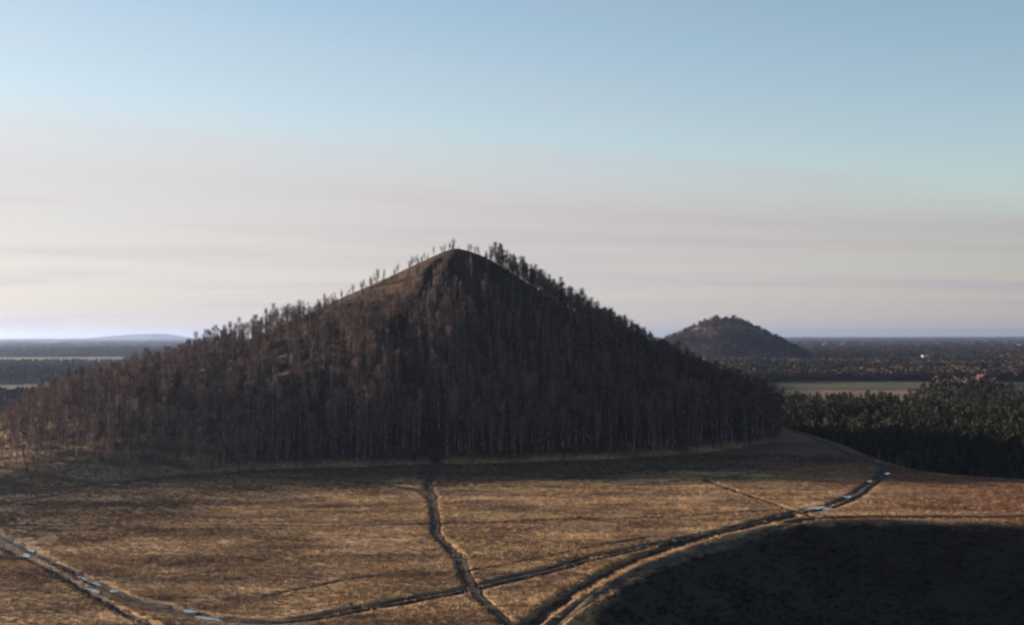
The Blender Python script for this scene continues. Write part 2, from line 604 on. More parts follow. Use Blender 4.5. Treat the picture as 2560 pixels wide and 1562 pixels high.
ca = me.color_attributes.new('zone', 'FLOAT_COLOR', 'POINT')
ca.data.foreach_set('color', np.stack([grassy * (1 - np.exp(-(tm[used] / 2.0) ** 2)), bare, 0 * bare, 1 + 0 * bare], 1).astype(np.float32).ravel())
tag(obj("hill", me), "large dark conical spoil heap with a bare summit and wooded flanks", "hill", kind="structure")


def surf(x, y):
    return np.maximum(ground_z(x, y), hill_z(x, y))


def drape(name, pl, w, mat, label, zf, lift=0.07, cat="path", seed=0):
    """strip laid over the terrain along a polyline"""
    tng = np.gradient(pl, axis=0)
    tng /= np.linalg.norm(tng, axis=1)[:, None] + 1e-9
    nrm = np.stack([-tng[:, 1], tng[:, 0]], 1)
    us = np.linspace(-1, 1, 11)
    arc = np.arange(len(pl))
    hwl = w * 0.5 * (1 + 0.5 * fbm(arc / 3.5, arc * 0 + 3, 90 + seed, 3))
    hwr = w * 0.5 * (1 + 0.5 * fbm(arc / 3.5, arc * 0 + 9, 95 + seed, 3))
    V = []
    for u in us:
        hw = np.where(u < 0, hwl, hwr)
        q = pl + nrm * (u * hw)[:, None]
        z = zf(q[:, 0], q[:, 1]) + (lift if abs(u) < 0.99 else -0.10)
        V.append(np.stack([q[:, 0], q[:, 1], z], 1))
    V = np.stack(V, 1).reshape(-1, 3)
    o = obj(name, mesh(name, V, grid_faces(11, len(pl)), mat))
    return tag(o, label, cat, kind="structure")


for i, (name, m, w, dep, pl, lab) in enumerate(PATHS):
    fine = catmull(pl[::3], 0.7)
    drape(name, fine, w, m, lab, surf, 0.05 + 0.004 * i + (0.12 if w < 2 else 0), seed=i)


def hill_cut(x, y):
    a, b = trails(x, y)
    return hill_z(x, y) - 1.4 * np.exp(-(np.minimum(a, b) / 1.3) ** 2)


drape("hill_trail", TRAIL_A, 2.2, M_MUD, "eroded trail dropping down the sunward shoulder of the summit", hill_cut, 0.12)
drape("hill_trail", GULLY, 2.6, M_MUD, "dark bare gully trail winding down through the wood to the footpath", hill_cut, 0.12, seed=8)
drape("hill_trail", TRAIL_B, 2.2, M_MUD, "eroded gully trail dropping down the shaded face below the summit", hill_cut, 0.12, seed=4)

# puddles standing in the tracks
M_WATER, t, b = new_mat("puddle_water")
b.inputs['Base Color'].default_value = (0.10, 0.12, 0.14, 1)
b.inputs['Roughness'].default_value = 0.2
b.inputs['Specular IOR Level'].default_value = 0.9
bump(t, b, t.noise(world_pos(t), 2.0, 3), 0.05, 0.05)
PUD = [(10, 1283, 1.5, .5, 0), (42, 1300, .7, .4, 0), (72, 1316, 1.8, .5, 0), (100, 1327, 1.7, .5, 0), (186, 1384, 2.0, .45, 0), (222, 1396, 1.5, .45, 0),
       (250, 1408, 2.1, .5, 0), (272, 1414, 1.2, .35, 0), (448, 1461, 1.6, .5, 0), (530, 1476, 1.5, .4, 0),
       (1930, 1229, 1.1, .4, 1), (1965, 1222, 3.0, .9, 1), (1985, 1224, 2.2, .7, 1), (2045, 1195, 1.6, .7, 1), (2100, 1157, 2.4, .6, 1), (2122, 1137, 2.6, .5, 1)]
for i, (a, c, rl, rw, side) in enumerate(PUD):
    x, y = pix(a * 1.0393, c * 1.0393)
    j = int(np.argmin(np.hypot(PATHS[1][4][:, 0] - x, PATHS[1][4][:, 1] - y)))
    q = PATHS[1][4]
    if np.hypot(*(q[j] - (x, y))) < 2.5:
        x, y = q[j] * 0.75 + np.array((x, y)) * 0.25
    tg = q[min(j + 1, len(q) - 1)] - q[max(j - 1, 0)]
    an = math.atan2(tg[1], tg[0])
    sg = 1 if i % 3 else -1
    x, y = x - math.sin(an) * sg * 1.0, y + math.cos(an) * sg * 1.0
    rl, rw = rl * (.6 + .9 * hash2(np.array([i]), np.array([3]), 5)[0]), rw * (.9 + .9 * hash2(np.array([i]), np.array([9]), 5)[0])
    th = np.linspace(0, 2 * math.pi, 22, endpoint=False)
    rad = 1 + 0.75 * fbm(np.cos(th) * 2.2 + i * 7, np.sin(th) * 2.2, 101, 3)
    ex, ey = np.cos(th) * rl * rad, np.sin(th) * rw * rad
    V = np.stack([ex * math.cos(an) - ey * math.sin(an), ex * math.sin(an) + ey * math.cos(an), 0 * ex], 1)
    V = np.vstack([V, [[0, 0, 0]]])
    zs = surf(V[:, 0] + x, V[:, 1] + y)
    fcs = np.array([[k, (k + 1) % 22, 22] for k in range(22)])
    o = obj("puddle", mesh("puddle", V, fcs, M_WATER), loc=(x, y, float(np.percentile(zs, 60)) + 0.14))
    if side:
        tag(o, "pale puddle on the muddy track around the junction by the hollow", "puddle", "puddles at the track junction", "structure")
    else:
        tag(o, "pale puddle on the muddy track beside the narrow drainage rut", "puddle", "puddles beside the drainage rut", "structure")

# ------------------------------------------------------------------ second heap, far rise, far fields
def cone_hill(name, cx, cy, base, h, rx, seed, mat, label, n=90, extra=None):
    g = np.linspace(-1.25, 1.25, n)
    X, Y = np.meshgrid(g, g)
    X, Y = X.ravel(), Y.ravel()
    if extra:
        X0 = X
    r = np.hypot(np.where(X < 0, X * 0.9, X), Y)
    a = 0.16
    z = h * (1 + a - np.sqrt(r * r + a * a)) / 1.0
    z = z + h * 0.05 * fbm(X * 3, Y * 3, seed, 4) + (h * 0.06 * np.exp(-((X - 0.27) / 0.2) ** 2) if extra else 0)
    V = np.stack([cx + X * rx, cy + Y * rx, base + z], 1)
    f = grid_faces(n, n)
    f = f[(z[f] > -2).any(1)]
    o = obj(name, mesh(name, V, f, mat))
    tag(o, label, "hill", kind="structure")
    return lambda x, y: base + h * (1 + a - np.sqrt(np.hypot(np.where(x < cx, (x - cx) * .9, x - cx), y - cy) ** 2 / rx ** 2 + a * a))


M_HILL2 = mat_two("distant_heap", (0.030, 0.024, 0.021), (0.130, 0.088, 0.068), 0.02, bmp=0.5, bdist=2.0)
H2 = cone_hill("hill", 363, 2420, PLAIN, 74, 139, 111, M_HILL2, "smaller rounded wooded heap standing far off on the plain", extra=True)
M_FARHILL = mat_two("far_rise", (0.03, 0.035, 0.03), (0.05, 0.05, 0.045), 0.002)
g = np.linspace(-1, 1, 60)
X, Y = np.meshgrid(g, g); X, Y = X.ravel(), Y.ravel()
prof = np.interp(X, [-1, -.5, -.1, .1, .5, .62, .8, 1], [0, .25, .75, .92, 1, .8, .25, 0]) * np.clip(1 - Y * Y, 0, 1)
zfar = 84 * prof * (1 + .06 * fbm(X * 6, Y * 6, 7, 3)) - 1
o = obj("hill", mesh("far_rise", np.stack([-5400 + X * 950, 20000 + Y * 1400, PLAIN + zfar], 1), grid_faces(60, 60), M_FARHILL))
tag(o, "pale flat topped rise on the hazy horizon", "hill", kind="structure")


def patch(name, pts, mat, label, cat="field", z=PLAIN + 0.75):
    p = catmull(pts + pts[:1], max(4.0, 0.01 * max(abs(a[1]) for a in pts)))[:-1]
    c = p.mean(0)
    p = p + 0.006 * np.abs(p[:, 1:2]) * np.stack([fbm(p[:, 0] / 30, p[:, 1] / 30, 5, 2), fbm(p[:, 0] / 30, p[:, 1] / 30, 9, 2)], 1)
    n = len(p)
    V = np.vstack([np.column_stack([p, np.zeros(n)]), [[c[0], c[1], 0]]])
    f = np.array([[k, (k + 1) % n, n] for k in range(n)])
    o = obj(name, mesh(name, V, f, mat, smooth=False), loc=(0, 0, z))
    return tag(o, label, cat, kind="structure")


M_STRAW = mat_two("straw_field", (0.10, 0.075, 0.048), (0.15, 0.11, 0.072), 0.01)
M_GREEN = mat_two("winter_meadow", (0.048, 0.046, 0.030), (0.072, 0.064, 0.042), 0.008)
FIELDS = []


def field(name, x0, x1, d0, d1, mat, label, cat="field", jag=0.05):
    w = 0.012 * d1
    pts = [(x0 * d0, d0), ((x0 + x1) / 2 * d0, d0 * 0.99), (x1 * d0, d0), (x1 * (d0 + d1) / 2 + w, (d0 + d1) / 2), (x1 * d1, d1),
           ((x0 + x1) / 2 * d1, d1 * 1.005), (x0 * d1, d1), (x0 * (d0 + d1) / 2 - w, (d0 + d1) / 2)]
    FIELDS.append(pts)
    patch(name, pts, mat, label, cat)


field("field", .175, .275, 905, 1180, M_STRAW, "straw coloured strip of field just beyond the pine wood")
field("field", .19, .285, 1190, 1395, M_GREEN, "pale green strip of meadow behind the straw field")
field("field", -.45, -.275, 2150, 3150, M_STRAW, "long bright straw field across the plain behind the heap's tail")
field("field", -.45, -.315, 1060, 1330, M_GREEN, "green meadow beside the pond beyond the heap's tail")
field("field", .335, .46, 4100, 5000, M_STRAW, "straw field showing as a pale line near the horizon")
field("field", .205, .262, 2150, 2620, M_GREEN, "dull green clearing at the foot of the far heap")
field("field", .275, .33, 2200, 2640, M_GREEN, "narrow green clearing by the white farm building")
M_POND, t, b = new_mat("pond_water")
b.inputs['Base Color'].default_value = (0.03, 0.04, 0.05, 1)
b.inputs['Roughness'].default_value = 0.06
b.inputs['Specular IOR Level'].default_value = 0.8
bump(t, b, t.noise(world_pos(t), 0.5, 3), 0.03, 0.1)
field("pond", -.46, -.346, 1385, 1475, M_POND, "small still pond among the woods on the plain", "pond")
field("pond", -.46, -.352, 1340, 1368, M_POND, "sliver of water in front of the small pond", "pond")

# ------------------------------------------------------------------ plants
def tube(pts, rad, sides):
    pts = np.asarray(pts, float); n = len(pts)
    th = np.linspace(0, 2 * math.pi, sides, endpoint=False)
    tg = np.gradient(pts, axis=0); tg /= np.linalg.norm(tg, axis=1)[:, None] + 1e-9
    a = np.cross(tg, [0.31, 0.95, 0.05]); a /= np.linalg.norm(a, axis=1)[:, None] + 1e-9
    b = np.cross(tg, a)
    V = pts[:, None] + np.asarray(rad)[:, None, None] * (np.cos(th)[None, :, None] * a[:, None] + np.sin(th)[None, :, None] * b[:, None])
    V = V.reshape(-1, 3)
    f = []
    for i in range(n - 1):
        for j in range(sides):
            k = (j + 1) % sides
            f.append((i * sides + j, i * sides + k, i * sides + sides + k, i * sides + sides + j))
    return V, np.array(f)


class Acc:
    def __init__(s):
        s.v, s.q, s.t, s.n = [], [], [], 0

    def add(s, V, f):
        f = np.asarray(f) + s.n
        (s.q if f.shape[1] == 4 else s.t).append(f)
        s.v.append(V); s.n += len(V)

    def get(s):
        return np.vstack(s.v), (np.vstack(s.q) if s.q else np.zeros((0, 4), int)), (np.vstack(s.t) if s.t else np.zeros((0, 3), int))


def slivers(r, P, D, L, Wd):
    """thin triangles from P along D"""
    n = len(P)
    S = np.cross(D, r.normal(size=(n, 3))); S /= np.linalg.norm(S, axis=1)[:, None] + 1e-9
    V = np.stack([P - S * Wd[:, None], P + S * Wd[:, None], P + D * L[:, None]], 1).reshape(-1, 3)
    return V, np.arange(3 * n).reshape(-1, 3)


def unit(v):
    return v / (np.linalg.norm(v, axis=-1, keepdims=True) + 1e-9)


def birch(seed, h, width, twigs, tw=0.024, lean=0.03, stems=1):
    r = np.random.default_rng(seed)
    T, C = Acc(), Acc()
    for st in range(stems):
        a0 = r.uniform(0, 6.28)
        hh = h * (1 if st == 0 else r.uniform(.65, .9))
        zs = np.linspace(0, 1, 7)
        sp = lean * h * r.uniform(.5, 1.4) * (1 if st == 0 else 2.4)
        ax = np.stack([np.cos(a0) * sp * zs ** 1.4 + .1 * r.normal(size=7), np.sin(a0) * sp * zs ** 1.4 + .1 * r.normal(size=7), zs * hh - .4 * (zs == 0)], 1)
        rad = (0.011 * h + .02) * (1 - zs) ** .8 + .018
        T.add(*tube(ax, rad, 6))
        nb = 30
        for i in range(nb):
            u = r.uniform(.24, .95) ** .9
            base = np.array([np.interp(u, zs, ax[:, k]) for k in range(3)])
            an = r.uniform(0, 6.28)
            ln = width * (.35 + .75 * math.sin(min(1, (u - .2) / .8) * math.pi) ** .7) * r.uniform(.6, 1.15)
            up = r.uniform(1.3, 2.6)
            dv = unit(np.array([math.cos(an), math.sin(an), up]))
            bend = np.array([math.cos(an), math.sin(an), -.25])
            tt = np.linspace(0, 1, 4)[:, None]
            br = base + dv * ln * 1.35 * tt + bend * ln * .28 * tt ** 2
            T.add(*tube(br, np.array([.045, .03, .018, .006]) * (h / 11), 3))
            m = twigs // (nb * stems)
            s = r.uniform(.2, 1.0, m) ** .7
            P = np.stack([np.interp(s, tt[:, 0], br[:, k]) for k in range(3)], 1) + r.normal(scale=.17 * width, size=(m, 3))
            D = unit(dv * .7 + r.normal(scale=.6, size=(m, 3)) + [0, 0, .15])
            C.add(*slivers(r, P, D, r.uniform(.45, 1.25, m) * (h / 11), np.full(m, tw) * r.uniform(.6, 1.3, m)))
    return T.get(), C.get()


def pine(seed, h, width, n, size, start=.22, power=.8, flat=0.35):
    r = np.random.default_rng(seed)
    T, C = Acc(), Acc()
    zs = np.linspace(0, 1, 5)
    ax = np.stack([.12 * r.normal(size=5), .12 * r.normal(size=5), zs * h * .97], 1); ax[0, 2] = -.4
    T.add(*tube(ax, .018 * h * (1 - zs * .9), 5))
    nb = 26
    for i in range(nb):
        u = start + (1 - start) * (i + r.uniform(0, .8)) / nb
        v = (u - start) / (1 - start)
        ln = width * (1 - v) ** power * (.55 + .45 * min(1, v * 5)) * r.uniform(.55, 1.2) + .12
        an = i * 2.4 + r.uniform(-.5, .5)
        dv = unit(np.array([math.cos(an), math.sin(an), r.uniform(.0, .55)]))
        base = np.array([0, 0, u * h])
        T.add(*tube(np.stack([base, base + dv * ln * .9]), np.array([.03, .008]) * h / 8, 3))
        m = max(3, int(n / nb * (.35 + 1.1 * (1 - v))))
        s = r.uniform(.25, 1.05, m)
        P = base + dv * (s * ln)[:, None] + r.normal(scale=.10 * width, size=(m, 3))
        D = unit(dv + r.normal(scale=.7, size=(m, 3)) + [0, 0, .35])
        C.add(*slivers(r, P, D, size * r.uniform(.7, 1.4, m), size * flat * r.uniform(.7, 1.3, m)))
    return T.get(), C.get()


def blob(seed, h, width, n, size, start=.25, conifer=True):
    """far tree of a few dozen leaf clumps"""
    r = np.random.default_rng(seed)
    v = r.uniform(0, 1, n)
    rad = width * ((1 - v) ** .8 if conifer else np.sqrt(np.clip(1 - (2 * v - 1) ** 2, 0, 1)) * .9 + .1) * np.sqrt(r.uniform(.3, 1, n))
    an = r.uniform(0, 6.28, n)
    P = np.stack([np.cos(an) * rad, np.sin(an) * rad, h * (start + (1 - start) * v)], 1)
    D = unit(np.stack([np.cos(an), np.sin(an), .4 + 0 * an], 1) + r.normal(scale=.5, size=(n, 3)))
    C = Acc(); C.add(*slivers(r, P - D * size * .4, D, size * r.uniform(.8, 1.3, n), size * .5 * r.uniform(.7, 1.3, n)))
    T = Acc(); T.add(*tube([(0, 0, -.5), (0, 0, h * .8)], [.16, .05], 3))
    return T.get(), C.get()


def to_meshes(name, tc, mt, mc):
    (tv, tq, tt), (cv, cq, ct) = tc
    a = mesh(name + "_trunk", tv, [tq, tt], mt)
    b = mesh(name + "_crown", cv, [cq, ct], mc, smooth=False)
    n = len(tv)
    joined = mesh(name + "_whole", np.vstack([tv, cv]), [tq, tt, ct + n], [mt, mc], np.concatenate([np.zeros(len(tq) + len(tt)), np.ones(len(ct))]), smooth=False)
    return a, b, joined


BIRCH = [to_meshes("birch", birch(200 + i, h, w, n, stems=s), M_BARK, M_TWIG) for i, (h, w, n, s) in enumerate(
    [(11, 1.3, 800, 1), (12, 1.2, 800, 1), (10, 1.5, 820, 1), (13, 1.5, 900, 1), (9, 1.25, 700, 1), (11, 1.7, 950, 2), (9, 1.4, 800, 2), (12, 1.0, 700, 1)])]
PINE = [to_meshes("pine", pine(300 + i, h, w, n, .75, st, pw), M_PBARK, M_NEEDLE) for i, (h, w, n, st, pw) in enumerate(
    [(10, 2.0, 420, .18, .8), (11, 1.8, 420, .25, .7), (9, 2.2, 420, .12, .9), (12, 2.2, 460, .35, .55), (8, 1.6, 340, .1, .85)])]
FARPINE = [to_meshes("far_pine", blob(400 + i, 12, 2.6, 70, 1.5), M_PBARK, M_NEEDLE) for i in range(3)]
FARBARE = [to_meshes("far_bare", blob(420 + i, 11, 3.4, 60, 1.6, .2, False), M_PBARK, M_BROWN) for i in range(3)]


def scatter(name, pts, scale, rot, idx, meshes, label, cat, tilt=None):
    """ONE object: every point carries one of the given plants (geometry nodes)"""
    me = bpy.data.meshes.new(name + "_points")
    n = len(pts)
    me.vertices.add(n)
    me.vertices.foreach_set('co', np.asarray(pts, np.float32).ravel())
    for k, v, ty in (("size", scale, 'FLOAT'), ("turn", rot, 'FLOAT'), ("which", idx, 'INT')):
        at = me.attributes.new(k, ty, 'POINT')
        at.data.foreach_set('value', np.asarray(v, np.float32 if ty == 'FLOAT' else np.int32))
    o = obj(name, me)
    tag(o, label, cat, kind="stuff")
    ng = bpy.data.node_groups.new(name + "_scatter", 'GeometryNodeTree')
    ng.interface.new_socket('Geometry', in_out='INPUT', socket_type='NodeSocketGeometry')
    ng.interface.new_socket('Geometry', in_out='OUTPUT', socket_type='NodeSocketGeometry')
    N, L = ng.nodes, ng.links
    gi, go = N.new('NodeGroupInput'), N.new('NodeGroupOutput')
    jn = N.new('GeometryNodeJoinGeometry')
    for m in reversed(meshes):      # Join Geometry stacks its inputs in reverse
        proto = bpy.data.objects.new(name + "_plant", m)      # never linked: only its geometry is read
        oi = N.new('GeometryNodeObjectInfo'); oi.inputs['Object'].default_value = proto
        oi.inputs['As Instance'].default_value = False
        g2 = N.new('GeometryNodeGeometryToInstance')
        L.new(oi.outputs['Geometry'], g2.inputs[0]); L.new(g2.outputs[0], jn.inputs[0])

    def attr(k, ty):
        a = N.new('GeometryNodeInputNamedAttribute'); a.data_type = ty; a.inputs['Name'].default_value = k
        return a.outputs['Attribute']
    ip = N.new('GeometryNodeInstanceOnPoints')
    L.new(gi.outputs[0], ip.inputs['Points'])
    L.new(jn.outputs[0], ip.inputs['Instance'])
    ip.inputs['Pick Instance'].default_value = True
    L.new(attr('which', 'INT'), ip.inputs['Instance Index'])
    L.new(attr('size', 'FLOAT'), ip.inputs['Scale'])
    cb = N.new('ShaderNodeCombineXYZ'); L.new(attr('turn', 'FLOAT'), cb.inputs[2])
    e2 = N.new('FunctionNodeEulerToRotation'); L.new(cb.outputs[0], e2.inputs[0]); L.new(e2.outputs[0], ip.inputs['Rotation'])
    L.new(ip.outputs[0], go.inputs[0])
    md = o.modifiers.new("scatter", 'NODES'); md.node_group = ng
    return o


def plant(name, kind, loc, rz, s, label, cat, group):
    e = empty(name, loc, rz, s)
    tag(e, label, cat, group)
    a = bpy.data.objects.new("trunk", kind[0]); COL.objects.link(a); a.parent = e
    c = bpy.data.objects.new("crown", kind[1]); COL.objects.link(c); c.parent = e
    return e


def jitter_grid(x0, x1, y0, y1, step, r):
    gx = np.arange(x0, x1, step); gy = np.arange(y0, y1, step)
    X, Y = np.meshgrid(gx, gy)
    return X.ravel() + r.uniform(-.5, .5, X.size) * step, Y.ravel() + r.uniform(-.5, .5, X.size) * step


def project(x, y, z):
    return 1280 + F * x / y, HORIZON - F * (z - CAM_Z) / y


# birches on the large heap
r = np.random.default_rng(11)
bx, by = jitter_grid(-225, 125, 300, 610, 2.35, r)
bz = hill_z(bx, by)
gz = field_base(bx, by)[0]
tA, tB = trails(bx, by)
Xp, Yp = project(bx, by, bz)
dens = 0.55 + 0.9 * fbm(bx / 16, by / 16, 131, 3)
onh = bz > gz + 1.2 + 2.4 * fbm(bx / 7, by / 7, 133, 3)
rt = np.hypot(bx - AX, (by - AY))
# the summit is bare; its sunward shoulder carries only thin scrub, the lower tail is open grass
dens = np.where((rt < 12) | ((rt < 24) & (by > AY - 8) & (bx < AX + 13) & (hash2(np.floor(bx * 7), np.floor(by * 7), 3) < .6)), 0.0, dens)
front_top = (rt < 46) & (by < AY + 4)
dens = np.where(front_top, dens * np.interp(rt, [12, 26, 46], [.10, .45, .9]), dens)
right_crest = (bx > AX + 13) & (by > AY - 9)
dens = np.where(right_crest, .85, dens)
dens = dens * (1 - .30 * sstep(-28, -66, bx))
dens = np.where((bx < -72) & (by > AY - 26), np.maximum(dens, .6), dens)
left_crest = (bx < -22) & (bx > -75) & (by > AY - 22)
dens = np.where(left_crest, np.where(fbm(bx / 6, by / 6, 137, 2) > .26, .45, .02), dens)
tail = sstep(-62, -100, bx)
dens = dens * (1 - tail * (1 - sstep(1.6, 10, bz)) * .97)
dens = np.where(np.minimum(tA, tB) < 2.5, 0, dens)
dens = dens * np.clip(poly_dist(bx, by, GULLY) / 7 - .1, 0, 1)
dens = np.where((by > AY + 45), dens * .5, dens)
ok = onh & (r.uniform(size=len(bx)) < np.clip(dens, 0.0, .95))
bx, by, bz, Xp, Yp = (v[ok] for v in (bx, by, bz, Xp, Yp))
hn = np.clip(bz / AH, 0, 1)
bs = (1.02 - .44 * hn) * r.uniform(.76, 1.10, len(bx))
bs = np.where((np.hypot(bx - AX, by - AY) < 46) & ~((bx > AX + 13) & (by > AY - 9)), bs * .72, bs)
bs = bs * (1 + .12 * sstep(-40, -80, bx))
bs = np.where((bx < -22) & (bx > -75) & (by > AY - 22), bs * .82, bs)
bs = np.where((bx < -45) & (bz < 9), bs * (.55 + .05 * bz), bs)
bs = np.where((bx > AX) & (bz < 12), bs * 1.12, bs)
bs = np.where((bx < -55) & (by > AY - 30), bs * .78, bs)
bt = r.uniform(0, 6.28, len(bx))
bi = r.integers(0, len(BIRCH), len(bx))
bi = np.where((np.hypot(bx - AX, by - AY) < 60) & (by > AY - 22) & (bx < AX + 13), 5 + bi % 2, bi)
inframe = (Xp > 5) & (Xp < 2555) & (by < AY + 10)
order = np.argsort(np.where(inframe, by / np.maximum(bs, .3), 1e9))
near = order[:225]
near = near[inframe[near]]
crest = np.nonzero((np.abs(by - AY) < 14) & inframe)[0]
crest = np.setdiff1d(crest, near)
crest = crest[np.argsort(-bs[crest])][:65]
solo = np.concatenate([near, crest])
def look(kind, s):
    h = (11, 12, 10, 13, 9, 11, 9, 12)[kind] * s
    return ("tall" if h > 12.5 else "short" if h < 9.3 else "middle sized") + (" fork stemmed" if kind in (5, 6) else " slender" if kind in (1, 7) else " spreading" if kind in (2, 3) else "")


for j in near:
    lo = bx[j] < -62
    side = "sunlit" if bx[j] < AX else "shaded"
    plant("birch_tree", BIRCH[bi[j]], (bx[j], by[j], bz[j] - .1), bt[j], bs[j],
          look(bi[j], bs[j]) + (" bare birch on the open grassy tail of the large heap" if lo else f" bare birch fronting the wood on the heap's {side} foot"),
          "birch", (look(bi[j], bs[j]) + " birches on the grassy tail") if lo else (look(bi[j], bs[j]) + f" birches at the {side} foot"))
for j in crest:
    plant("birch_tree", BIRCH[bi[j]], (bx[j], by[j], bz[j] - .1), bt[j], bs[j],
          look(bi[j], bs[j]) + (" bare birch on the heap's sunlit skyline crest" if bx[j] < AX else " bare birch on the heap's shaded skyline crest"),
          "birch", look(bi[j], bs[j]) + (" birches on the sunlit crest" if bx[j] < AX else " birches on the shaded crest"))
m = np.ones(len(bx), bool); m[solo] = False
scatter("birch_wood", np.stack([bx, by, bz - .1], 1)[m], bs[m], bt[m], bi[m], [b[2] for b in BIRCH],
        "dense bare birch wood covering the flanks of the large heap", "wood")
print("birches", len(bx), "solo", len(solo))

# scrub under the birches
ux_, uy_ = jitter_grid(-225, 120, 300, 540, 2.6, r)
uz = hill_z(ux_, uy_)
okk = (uz > field_base(ux_, uy_)[0] + .3) & (r.uniform(size=len(ux_)) < np.where(np.hypot(ux_ - AX, uy_ - AY) < 34, .28, .60) * (1 - .75 * sstep(-40, -85, ux_)) + .5 * (uz < 5) * (ux_ > -80))
ux_, uy_, uz = ux_[okk], uy_[okk], uz[okk]
SHRUB = [to_meshes("shrub", birch(260 + i, 3.2, 1.0, 260, tw=.03, stems=3), M_TWIG, M_TWIG)[2] for i in range(3)]
scatter("undergrowth", np.stack([ux_, uy_, uz - .1], 1), r.uniform(.45, 1.15, len(ux_)), r.uniform(0, 6.28, len(ux_)), r.integers(0, 3, len(ux_)), SHRUB,
        "low brown scrub growing between the birches", "undergrowth")

# the few conifers on the heap
for (a, c, s, lab) in [(62, 1090, .75, "dark pine alone on the grassy tail of the large heap"), (150, 985, .85, "dark pine among birches high on the heap's tail"),
                       (365, 930, .8, "dark pine deep in the birch wood on the heap's sunlit flank"), (1252, 692, .95, "tall dark conifer on the skyline beside the bare summit"),
                       (1330, 706, .7, "small dark conifer on the shaded shoulder below the summit"), (1400, 735, .75, "dark conifer among birches on the shaded skyline"),
                       (560, 925, .7, "dark pine in the middle of the sunlit birch flank")]:
    x, y = ray_hill(a * 1.0, c * 1.0)
    if a in (1252,):
        y = AY + 6; x = (a - 1280) / F * y
    z = float(hill_z(x, y)[0])
    plant("pine_tree", PINE[int(a) % len(PINE)], (x, y, z - .2), a, s, lab, "pine", "conifers on the large heap")

# pine wood on the plain beyond the embankment
px, py = jitter_grid(60, 440, 372, 940, 2.8, r)
pz, pk, _ = field_base(px, py)
az = px / py
dp = poly_dist(px, py, PLATEAU)
okp = (~inside(px, py, PLATEAU)) & (dp > 5) & (az > .16) & (az < .43) & (hill_z(px, py) < pz)
gap = np.abs(py - 640 - .25 * (px - 180) - 14 * fbm(px / 40, py / 40, 141, 2))
okp &= gap > 13                                       # a ride through the wood
okp &= ~((py > 900) & (az < .275)) & (py < 935)
okp &= r.uniform(size=len(px)) < np.clip(.72 + .5 * fbm(px / 18, py / 18, 143, 2), .1, .92)
px, py, pz, dp = px[okp], py[okp], pz[okp], dp[okp]
bare = (fbm(px / 22, py / 22, 151, 2) > .30)
ps = np.where(bare, .75, 1.0) * r.uniform(.38, 1.0, len(px)) * np.interp(dp, [5, 30], [.5, 1.0]) * (1 + .3 * fbm(px / 30, py / 30, 157, 2))
pt = r.uniform(0, 6.28, len(px))
pi_ = r.integers(0, 5, len(px))
Xp, Yp = project(px, py, pz)
inf = (Xp > 1960) & (Xp < 2555)
ordp = np.argsort(np.where(inf & ~bare, py, 1e9))[:270]
def plook(kind, s):
    h = (10, 11, 9, 12, 8)[kind] * s
    return ("tall" if h > 9.5 else "low" if h < 6 else "half grown") + (" bushy" if kind in (2, 4) else " open crowned" if kind == 3 else " pointed")


for j in ordp:
    nearbank = dp[j] < 26
    plant("pine_tree", PINE[pi_[j]], (px[j], py[j], pz[j] - .1), pt[j], ps[j],
          plook(pi_[j], ps[j]) + (" green pine on the embankment slope beside the meadow" if nearbank else " dark green pine fronting the wood below the embankment"),
          "pine", plook(pi_[j], ps[j]) + (" pines on the embankment" if nearbank else " pines in the front of the wood"))
m = np.ones(len(px), bool); m[ordp] = False
allm = [p[2] for p in PINE] + [BIRCH[4][2], BIRCH[6][2]]
pidx = np.where(bare, 5 + (pi_ % 2), pi_)
scatter("pine_wood", np.stack([px, py, pz - .1], 1)[m], ps[m], pt[m], pidx[m], allm, "dark green pine wood with bare brown clumps beyond the embankment", "wood")
print("pines", len(px))

# far woods, tree by tree to 4.6 km, then as canopy
def wood_mask(x, y):
    k = fbm(x / 420, y / 260, 161, 3) > -.28
    for f in FIELDS:
        ins = inside(x, y, f)
        k &= ~ins
    return k


fx, fy, fs, fi = [], [], [], []
for (d0, d1, step) in ((880, 1400, 5.5), (1400, 2200, 6.5), (2200, 3200, 8.0), (3200, 4700, 11.0)):
    for lo, hi in ((-.43, -.17), (.06, .43)):
        x, y = jitter_grid(lo * d1, hi * d1, d0, d1, step, r)
        a = x / y
        k = (a > lo) & (a < hi) & wood_mask(x, y) & ~((y < 1400) & (a > .15) & (fbm(x / 80, y / 80, 171, 2) < .55))
        k &= ~((y < 1400) & (a < 0) & (y > 960) & (fbm(x / 80, y / 80, 173, 2) < .15))
        k &= np.hypot(x - 363, y - 2420) > 120
        x, y = x[k], y[k]
        fx.append(x); fy.append(y); fs.append(r.uniform(.65, 1.15, len(x)) * (step / 6.5) ** .35)
        fi.append(np.where(fbm(x / 160, y / 110, 181, 3) > .02, 3, 0) + r.integers(0, 3, len(x)))
fx, fy, fs, fi = (np.concatenate(v) for v in (fx, fy, fs, fi))
fz = field_base(fx, fy)[0]
scatter("distant_wood", np.stack([fx, fy, fz], 1), fs, r.uniform(0, 6.28, len(fx)), fi, [k[2] for k in FARPINE + FARBARE],
        "distant pine and bare woods in belts across the plain", "wood")
print("far trees", len(fx))
# trees on the second heap
x, y = jitter_grid(180, 500, 2260, 2560, 5.0, r)
z = H2(x, y)
k = (z > PLAIN + 1) & (np.hypot(x - 363, y - 2420) > 14) & (r.uniform(size=len(x)) < .6)
x, y, z = x[k], y[k], z[k]
scatter("heap_wood", np.stack([x, y, z - 1], 1), r.uniform(.5, .95, len(x)), r.uniform(0, 6.28, len(x)), 3 + r.integers(0, 3, len(x)),
        [q[2] for q in FARPINE + FARBARE], "bare brown wood covering the smaller far heap", "wood")

